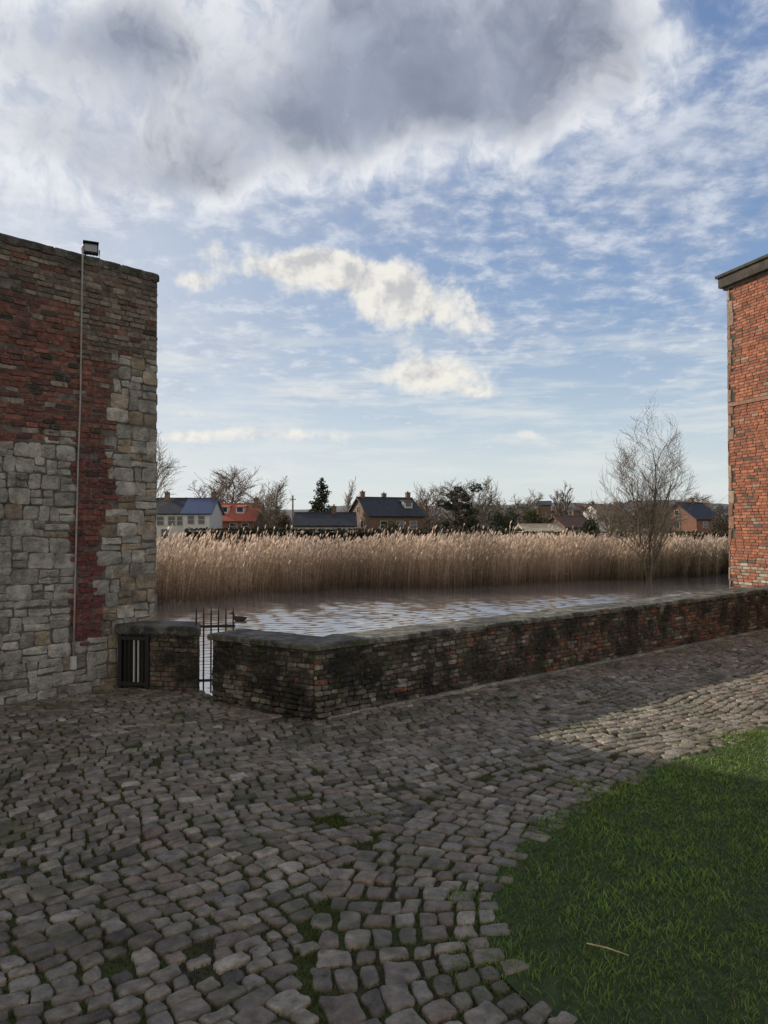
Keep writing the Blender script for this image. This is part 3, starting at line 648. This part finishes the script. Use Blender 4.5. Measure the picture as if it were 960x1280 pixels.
el=[(random.uniform(-2.2,2.2),random.uniform(-1.5,1.5),random.uniform(1.5,hc*.9),random.uniform(.4,.9),.7,random.uniform(.3,.7)) for _ in range(26)]
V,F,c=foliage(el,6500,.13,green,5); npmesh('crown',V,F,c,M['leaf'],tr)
def bush(px,d,yt,wpx,label,cols,seed,name='bush',base=GZ):
    tr=thing(name,label,'bush',at(px,d,base)); h=zat(yt,d)-base; w=wpx/FPX*d/2; q=random.Random(seed)
    el=[(q.uniform(-w,w)*.7,q.uniform(-w,w)*.5,q.uniform(.2,.8)*h,w*q.uniform(.25,.5),w*.4,h*q.uniform(.15,.3)) for _ in range(14)]
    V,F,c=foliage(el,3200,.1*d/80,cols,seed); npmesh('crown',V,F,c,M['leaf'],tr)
    t=MB(); t.tube([(0,0,0),(.1,0,h*.6)],[.1,.04],5); t.build('trunk',M['bark'],tr)
og=[(.09,.1,.04),(.12,.11,.055),(.07,.07,.035)]; brn=[(.14,.105,.07),(.12,.09,.065),(.17,.13,.09)]
bush(632,92,632,42,'dark green bush right of the ivy-covered tree',green,41)
bush(486,75,641,32,'olive bush in front of the farmhouse wall',og,42)
bush(350,76,638,32,'brownish bush between the orange roof and the white house',brn,43)
bush(668,100,632,36,'olive bush behind the pale shed roof',og,44)
bush(778,70,650,44,'brown bush at the left foot of the tall multi-stemmed tree',brn,45)
bush(902,80,642,36,'brown bush in front of the dark-roofed house at the right',brn,46)
bush(835,62,657,50,'olive bush at the right foot of the tall multi-stemmed tree',og,47)
bush(738,85,642,26,'dark bush over the right end of the brown-roofed cottage',green,48)
el=[]; q=random.Random(9)
for k in range(330):
    x=q.uniform(-170,190); dd_=q.uniform(190,300); hh_=q.uniform(3,6)+(3 if x>30 else 0)
    el.append((x,dd_,GZ+hh_*.55,q.uniform(3,6),3,hh_*.5))
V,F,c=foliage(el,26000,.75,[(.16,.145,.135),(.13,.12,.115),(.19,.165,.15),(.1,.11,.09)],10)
tag(npmesh('distant_woodland',V,F,c,M['leaf']),'grey brown woodland on the skyline behind the houses','woodland',kind='stuff')
def hedge(x0,x1,d,zt,th,label,cols,seed):
    r=thing('clipped_hedge',label,'hedge',((x0+x1)/2,d,GZ)); L=x1-x0; H=zt-GZ
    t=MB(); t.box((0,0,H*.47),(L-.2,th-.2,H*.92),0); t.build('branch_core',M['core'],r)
    rg=np.random.default_rng(seed); N=int(L*260); X=rg.uniform(-L/2,L/2,N); top=rg.uniform(0,1,N)<.3
    Z=np.where(top,H+rg.normal(0,.05,N)+.08*vn(X*1.5,X*0,seed),rg.uniform(0,H,N)); Y=np.where(top,rg.uniform(-th/2,th/2,N),-th/2+rg.normal(0,.06,N)); P=np.c_[X,Y,Z]
    a=rg.normal(size=(N,3)); a/=np.linalg.norm(a,axis=1,keepdims=True); b=np.cross(a,rg.normal(size=(N,3))); b/=np.linalg.norm(b,axis=1,keepdims=True); s=rg.uniform(.06,.13,(N,1))
    V=np.stack([P-a*s,P-b*s*.6,P+a*s,P+b*s*.6],1); c=np.array(cols)[rg.integers(0,len(cols),N)]*rg.uniform(.6,1.4,(N,1))
    npmesh('leaves',V.reshape(-1,3),np.arange(N*4).reshape(N,4),np.repeat(c[:,None],4,1).reshape(-1,3),M['leaf'],r)
hedge(xat(232,58),xat(362,58),58,zat(662,58),1.2,'dark clipped hedge behind the reeds on the left, in front of the orange-roofed house',[(.03,.038,.02),(.02,.026,.014)],51)
hedge(xat(366,60),xat(548,60),60,zat(663,60),1.2,'dark clipped hedge behind the reeds in front of the farmhouse',[(.035,.03,.02),(.026,.03,.018)],52)
hedge(xat(552,62),xat(655,62),62,zat(663,62),1.2,'dark brown hedge behind the reeds below the ivy-covered tree',[(.045,.036,.024),(.03,.026,.018)],53)
hedge(xat(655,64),xat(915,64),64,zat(666,64),1.2,'long low brown hedge behind the reeds on the right',[(.08,.065,.042),(.06,.052,.035)],54)
# ---------------------------------------------------------------- houses
def house(label,px0,px1,d,yr,ye,dep,wm,rm,rz=0,wins=(),gwins=(),chims=(),dorm=(),door=None,name='house',hip=0):
    w=(px1-px0)/FPX*d; r=thing(name,label,'house',((xat(px0,d)+xat(px1,d))/2,d+dep/2,GZ),rz)
    ze=zat(ye,d)-GZ; zr=zat(yr,d)-GZ; x=w/2; y=dep/2; t=MB()
    t.add([(-x,-y,0),(x,-y,0),(x,y,0),(-x,y,0),(-x,-y,ze),(x,-y,ze),(x,y,ze),(-x,y,ze),(-x,0,zr-.12),(x,0,zr-.12)],[(0,1,5,4),(2,3,7,6),(1,2,6,9,5),(3,0,4,8,7),(4,5,9,8),(6,7,8,9)])
    t.build('wall',wm,r); t=MB(); ov=.3; sl=(zr-ze)/y
    t.slab([(-x-ov,-y-ov,ze-ov*sl+.08),(x+ov,-y-ov,ze-ov*sl+.08),(x+ov,.02,zr+.08),(-x-ov,.02,zr+.08)],.16)
    t.slab([(x+ov,y+ov,ze-ov*sl+.08),(-x-ov,y+ov,ze-ov*sl+.08),(-x-ov,0,zr+.075),(x+ov,0,zr+.075)],.16)
    t.box((0,0,zr+.09),(w+2*ov,.25,.1)); ro=t.build('roof',rm,r)
    for u_,cy in chims:
        t=MB(); zc=zr-abs(cy)*sl; t.box((u_*x,cy,zc+.2),(.55,.5,1.1)); t.box((u_*x,cy,zc+.77),(.65,.6,.1)); t.tube([(u_*x,cy,zc+.8),(u_*x,cy,zc+1.0)],.1,6); t.build('chimney',M['brownbrick'],ro)
    for (u_,z_,ww,wh) in wins:
        t=MB(); 
        for sx_ in (-1,1): t.box((u_*x+sx_*(ww/2),-y-.02,z_),(.07,.1,wh+.07))
        for sz in (-1,0,1): t.box((u_*x,-y-.022,z_+sz*wh/2),(ww,.1,.05))
        f=t.build('window',M['frame'],r); t=MB(); t.box((u_*x,-y-.008,z_),(ww-.04,.03,wh-.04)); t.build('pane',M['win'],f)
    for (v_,z_,ww,wh) in gwins:
        t=MB()
        for sx_ in (-1,1): t.box((-x-.02,v_+sx_*(ww/2),z_),(.1,.07,wh+.07))
        for sz in (-1,1): t.box((-x-.022,v_,z_+sz*wh/2),(.1,ww,.05))
        f=t.build('window',M['frame'],r); t=MB(); t.box((-x-.008,v_,z_),(.03,ww-.04,wh-.04)); t.build('pane',M['win'],f)
    for u_ in dorm:
        yy=-y*.55; zz=ze+(y+yy)*sl; t=MB(); t.box((u_*x,yy+.25,zz+.35),(1.15,1.0,.9)); dm=t.build('dormer',M['white'],r)
        t=MB(); t.slab([(u_*x-.7,yy-.35,zz+.82),(u_*x+.7,yy-.35,zz+.82),(u_*x+.7,yy+1.2,zz+1.05),(u_*x-.7,yy+1.2,zz+1.05)],.1); t.build('dormer_roof',rm,dm)
        t=MB(); t.box((u_*x,yy-.26,zz+.4),(.8,.04,.55)); t.build('pane',M['win'],dm)
    return r
house('white rendered house with dark roof beside the left castle wall',150,231,90,622,641,7,M['white'],M['slate'],0,[(.25,2.9,.9,1.1),(.6,2.9,.9,1.1),(.85,2.9,.7,1.1),(.4,1.3,1,1.2)],chims=[(.2,0)])
house('narrow house with bluish roof adjoining the white house at the left',229,262,88,622,641,7,M['white'],M['blueroof'],0,[(-.4,3.0,.8,1.0),(.4,3.0,.8,1.0)],chims=[(.8,0)])
house('long brick house with bright orange tiled roof and small dormers',263,322,98,629,650,7,M['housebrick'],M['redroof'],R(-6),[(-.6,2.2,1,.9),(.1,2.2,1,.9),(.6,2.2,.9,.9)],chims=[(.75,0),(-.9,.4)],dorm=(-.45,.25))
house('low white house with dark roof left of the farmhouse',368,441,80,641,656,5,M['white'],M['slate'],R(4),[(-.55,1.5,.9,.8),(.0,1.5,1.2,.8),(.55,1.5,.9,.8)],chims=[(.3,0)])
house('large brown brick farmhouse with dark roof and chimneys near the middle',444,518,96,621,644,8,M['brownbrick'],M['slate'],R(24),[(-.5,2.4,1,1),(.1,2.4,1,1),(.6,2.4,1,1)],[(-1.4,2.5,.9,1),(1.2,2.5,.9,1),(0,4.4,.8,.9)],[(-.85,0),(.0,.3),(.9,0)],dorm=(.62,))
house('low shed with pale tan sheet roof right of the ivy-covered tree',654,700,76,656,666,4,M['white'],M['tanroof'],R(12),[(-.3,.9,.8,.5)],name='shed')
house('small cottage with brown tiled roof right of the pale shed',696,738,108,645,658,6,M['brownbrick'],M['brownroof'],R(20),[(-.3,1.6,.9,.7),(.4,1.6,.9,.7)],[(0,2.2,.8,.7)],[(.4,0)])
house('dark-roofed brick house at the right between bare tree and brick tower',851,896,110,628,648,7,M['housebrick'],M['slate'],R(28),[(-.3,2.4,1,.9),(.4,2.4,1,.9)],[(0,2.4,1,1),(0,4.2,.8,.8)],[(.2,0)])
house('distant orange-brown house on the skyline left of the tall bare tree',742,762,170,630,637,7,M['white'],M['brownroof'],R(10),[(0,4.2,1,1)])
house('distant grey-roofed house on the skyline above the pale shed',676,692,190,626,631,8,M['brownbrick'],M['slate'],R(-10),[(0,5,1,1)])
p=at(366,72); pole=thing('utility_pole','thin utility pole left of the low white house','pole',p); hp=zat(619,72)-GZ
t=MB(); t.tube([(0,0,0),(0,0,hp)],[.1,.07],6); t.build('pole_shaft',M['bark'],pole); t=MB(); t.box((0,0,hp-.4),(.6,.06,.07)); t.build('crossarm',M['bark'],pole)
p=gpt(299,776,WZ); dk=MB(); path=[(-.24,0,.1),(-.16,0,.075),(-.04,0,.05),(.08,0,.055),(.15,0,.1),(.17,0,.16),(.19,0,.215),(.225,0,.23),(.26,0,.22),(.31,0,.21)]
dk.tube(path,[.012,.06,.095,.085,.05,.035,.04,.04,.022,.01],10); o=dk.build('duck',M['duck'],smooth=True); o.location=(p[0],p[1],WZ); o.rotation_euler=(0,0,R(170)); o.scale=(1.1,)*3; tag(o,'small dark duck swimming on the pond near the left reeds','duck')
# ---------------------------------------------------------------- world
SE=R(22.5); sh=np.array([-.80,.60]); sunv=Vector((sh[0]*math.cos(SE),sh[1]*math.cos(SE),math.sin(SE))); 
w=bpy.data.worlds.new('World'); bpy.context.scene.world=w; w.use_nodes=True; nt=w.node_tree; nt.nodes.clear()
w.cycles.sampling_method='MANUAL'; w.cycles.sample_map_resolution=256
out=nt.nodes.new('ShaderNodeOutputWorld'); bg=nt.nodes.new('ShaderNodeBackground'); bg.inputs[1].default_value=.1; nt.links.new(bg.outputs[0],out.inputs[0])
sky=nt.nodes.new('ShaderNodeTexSky'); sky.sky_type='NISHITA'; sky.sun_disc=False; sky.sun_elevation=SE; sky.sun_rotation=R(360-53)
tc=nt.nodes.new('ShaderNodeTexCoord').outputs['Generated']; sp=nt.nodes.new('ShaderNodeSeparateXYZ'); nt.links.new(tc,sp.inputs[0])
az=mth(nt,'ARCTAN2',sp.outputs[0],sp.outputs[1]); el_=mth(nt,'ARCSINE',sp.outputs[2])
def comb(x,y,z=0.0):
    c=nt.nodes.new('ShaderNodeCombineXYZ')
    for i,s in enumerate((x,y,z)):
        if isinstance(s,(int,float)): c.inputs[i].default_value=s
        else: nt.links.new(s,c.inputs[i])
    return c.outputs[0]
def vm(op,a,b):
    n=nt.nodes.new('ShaderNodeVectorMath'); n.operation=op
    for i,s in enumerate((a,b)):
        if isinstance(s,tuple): n.inputs[i].default_value=s
        else: nt.links.new(s,n.inputs[i])
    return n.outputs['Value'] if op=='DOT_PRODUCT' else n.outputs[0]
Pv=comb(az,el_)
wn=nt.nodes.new('ShaderNodeTexNoise'); wn.inputs['Scale'].default_value=7; wn.inputs['Detail'].default_value=4; nt.links.new(Pv,wn.inputs['Vector'])
wv=vm('MULTIPLY',vm('SUBTRACT',wn.outputs[1],(.5,.5,.5)),(.13,.09,0)); Pw=vm('ADD',Pv,wv)
Pc=vm('ADD',Pv,vm('MULTIPLY',wv,(.3,.3,0)))
def blobs(P,L):
    tot=None
    for (px,py,sx_,sy_,am) in L:
        a,e=azel(px,py); d_=vm('MULTIPLY',vm('SUBTRACT',P,(a,e,0)),(FPX/sx_,FPX/sy_,0))
        g=mth(nt,'MULTIPLY',mth(nt,'EXPONENT',mth(nt,'MULTIPLY',vm('DOT_PRODUCT',d_,d_),-1.0)),am)
        tot=g if tot is None else mth(nt,'ADD',tot,g)
    return tot
S=10.0
def col(*c): return tuple(x*S for x in c)
ramp=nt.nodes.new('ShaderNodeValToRGB'); nt.links.new(mr(nt,el_,0,1.0,0,1,False),ramp.inputs[0])
cr=ramp.color_ramp; cr.elements[0].position=0; cr.elements[0].color=(.74,.79,.78,1); cr.elements[1].position=1; cr.elements[1].color=(.11,.18,.37,1)
for p_,c_ in ((.07,(.67,.75,.77)),(.15,(.48,.60,.72)),(.27,(.26,.39,.61)),(.45,(.18,.29,.53))):
    e=cr.elements.new(p_); e.color=(*c_,1)
sc=mixc(nt,1.0,ramp.outputs[0],(S,S,S),'MULTIPLY'); base=mixc(nt,.12,sc,sky.outputs[0])
hz_=blobs(Pv,[(-150,330,420,420,.8)]); base=mixc(nt,mth(nt,'MINIMUM',hz_,.8),base,col(.76,.79,.83))
zz=mth(nt,'ADD',mth(nt,'MAXIMUM',sp.outputs[2],0.0),.14); q=comb(mth(nt,'DIVIDE',sp.outputs[0],zz),mth(nt,'DIVIDE',sp.outputs[1],zz))
mk=blobs(Pv,[(800,200,300,110,.95),(300,440,260,80,.8),(780,400,260,50,.5),(450,260,420,60,.7),(100,330,150,120,.5)])
a1=nz(nt,q,10,6,.62,.1); a2=nz(nt,q,2.2,3,.6); af=mth(nt,'ADD',mth(nt,'MULTIPLY',mth(nt,'SUBTRACT',a1,.5),2.4),mth(nt,'MULTIPLY',mth(nt,'SUBTRACT',a2,.5),2.2))
af=mth(nt,'ADD',af,mth(nt,'MULTIPLY',mk,.6)); al=mr(nt,af,.0,1.0,0,.75)
base=mixc(nt,al,base,mixc(nt,mr(nt,a1,.38,.68),col(.42,.48,.60),col(.72,.76,.83)))
st_=nz(nt,comb(mth(nt,'MULTIPLY',az,3.2),mth(nt,'MULTIPLY',el_,24.)),1.6,5,.6,.2); lowm=mth(nt,'MULTIPLY',mr(nt,el_,.0,.06,.5,1),mr(nt,el_,.17,.32,1,0))
base=mixc(nt,mth(nt,'MULTIPLY',mr(nt,st_,.42,.68,0,.75),lowm),base,col(.75,.78,.78))
BB=[(490,45,240,100,1.0),(400,150,140,45,.6),(730,15,130,70,.52),(640,140,130,45,.5),(110,100,100,75,.48),(190,40,70,60,.36),(150,215,170,40,.48),(50,20,160,40,.28),(260,200,90,40,.38),(-60,100,120,90,.4)]
b1=nz(nt,Pw,5.5,6,.6,.0); b2=nz(nt,Pw,20,5,.6)
bf=mth(nt,'ADD',blobs(Pw,BB),mth(nt,'ADD',mth(nt,'MULTIPLY',mth(nt,'SUBTRACT',b1,.5),1.0),mth(nt,'MULTIPLY',mth(nt,'SUBTRACT',b2,.5),.6)))
bd=mr(nt,bf,.08,.66,0,.94); bt_=mr(nt,bf,.45,1.1)
puff=mr(nt,mth(nt,'ADD',mth(nt,'MULTIPLY',b2,.6),mth(nt,'MULTIPLY',b1,.4)),.38,.58); brt=mixc(nt,puff,col(.52,.57,.67),col(.90,.91,.93)); drk=mixc(nt,mr(nt,b1,.38,.72),col(.33,.37,.46),col(.22,.25,.32))
base=mixc(nt,bd,base,mixc(nt,bt_,brt,drk))
CC=[(515,380,62,34,.95),(450,350,75,24,.9),(365,335,55,18,.8),(268,318,22,26,.7),(245,352,30,11,.6),(395,322,40,12,.5),(535,468,62,24,.95),(592,492,24,9,.55),(240,546,52,9,.75),(375,546,62,9,.65),(290,538,30,6,.45),(645,546,40,7,.45),(595,400,36,22,.45),(240,518,20,7,.55),(130,500,80,10,.4)]
c1=nz(nt,Pc,24,7,.62); c1s=nz(nt,vm('ADD',Pc,(-.012,.014,0)),24,4,.62)
bl=blobs(Pc,CC); cf=mth(nt,'ADD',bl,mth(nt,'MULTIPLY',mth(nt,'SUBTRACT',c1,.5),1.7)); cdn=mr(nt,cf,.2,.8,0,.95)
lit=mr(nt,mth(nt,'ADD',mth(nt,'MULTIPLY',mth(nt,'SUBTRACT',c1,c1s),2.6),mth(nt,'MULTIPLY',mth(nt,'SUBTRACT',.75,cf),.7)),-.6,.2)
base=mixc(nt,cdn,base,mixc(nt,lit,col(.56,.565,.575),col(.90,.87,.80)))
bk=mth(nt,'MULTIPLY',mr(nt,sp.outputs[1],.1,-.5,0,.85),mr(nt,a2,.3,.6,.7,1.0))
base=mixc(nt,bk,base,col(.80,.71,.60))  # warm brightness added to the unseen sky behind the camera, fills foreground shade
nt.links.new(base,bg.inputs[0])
L=bpy.data.lights.new('sun','SUN'); L.energy=5.0; L.angle=R(.6); L.color=(1,.88,.70); so=bpy.data.objects.new('sun',L); C.objects.link(so); so.rotation_euler=sunv.to_track_quat('Z','Y').to_euler(); so.location=(-20,20,20)
cam=bpy.data.cameras.new('camera'); cam.sensor_fit='VERTICAL'; cam.sensor_height=36; cam.lens=26; cam.clip_end=8000; co=bpy.data.objects.new('camera',cam); C.objects.link(co)
co.location=(0,0,EYE); co.rotation_euler=(R(90)+PITCH,0,0); s_=bpy.context.scene; s_.camera=co
s_.view_settings.view_transform='Standard'; s_.view_settings.look='None'; s_.view_settings.exposure=0
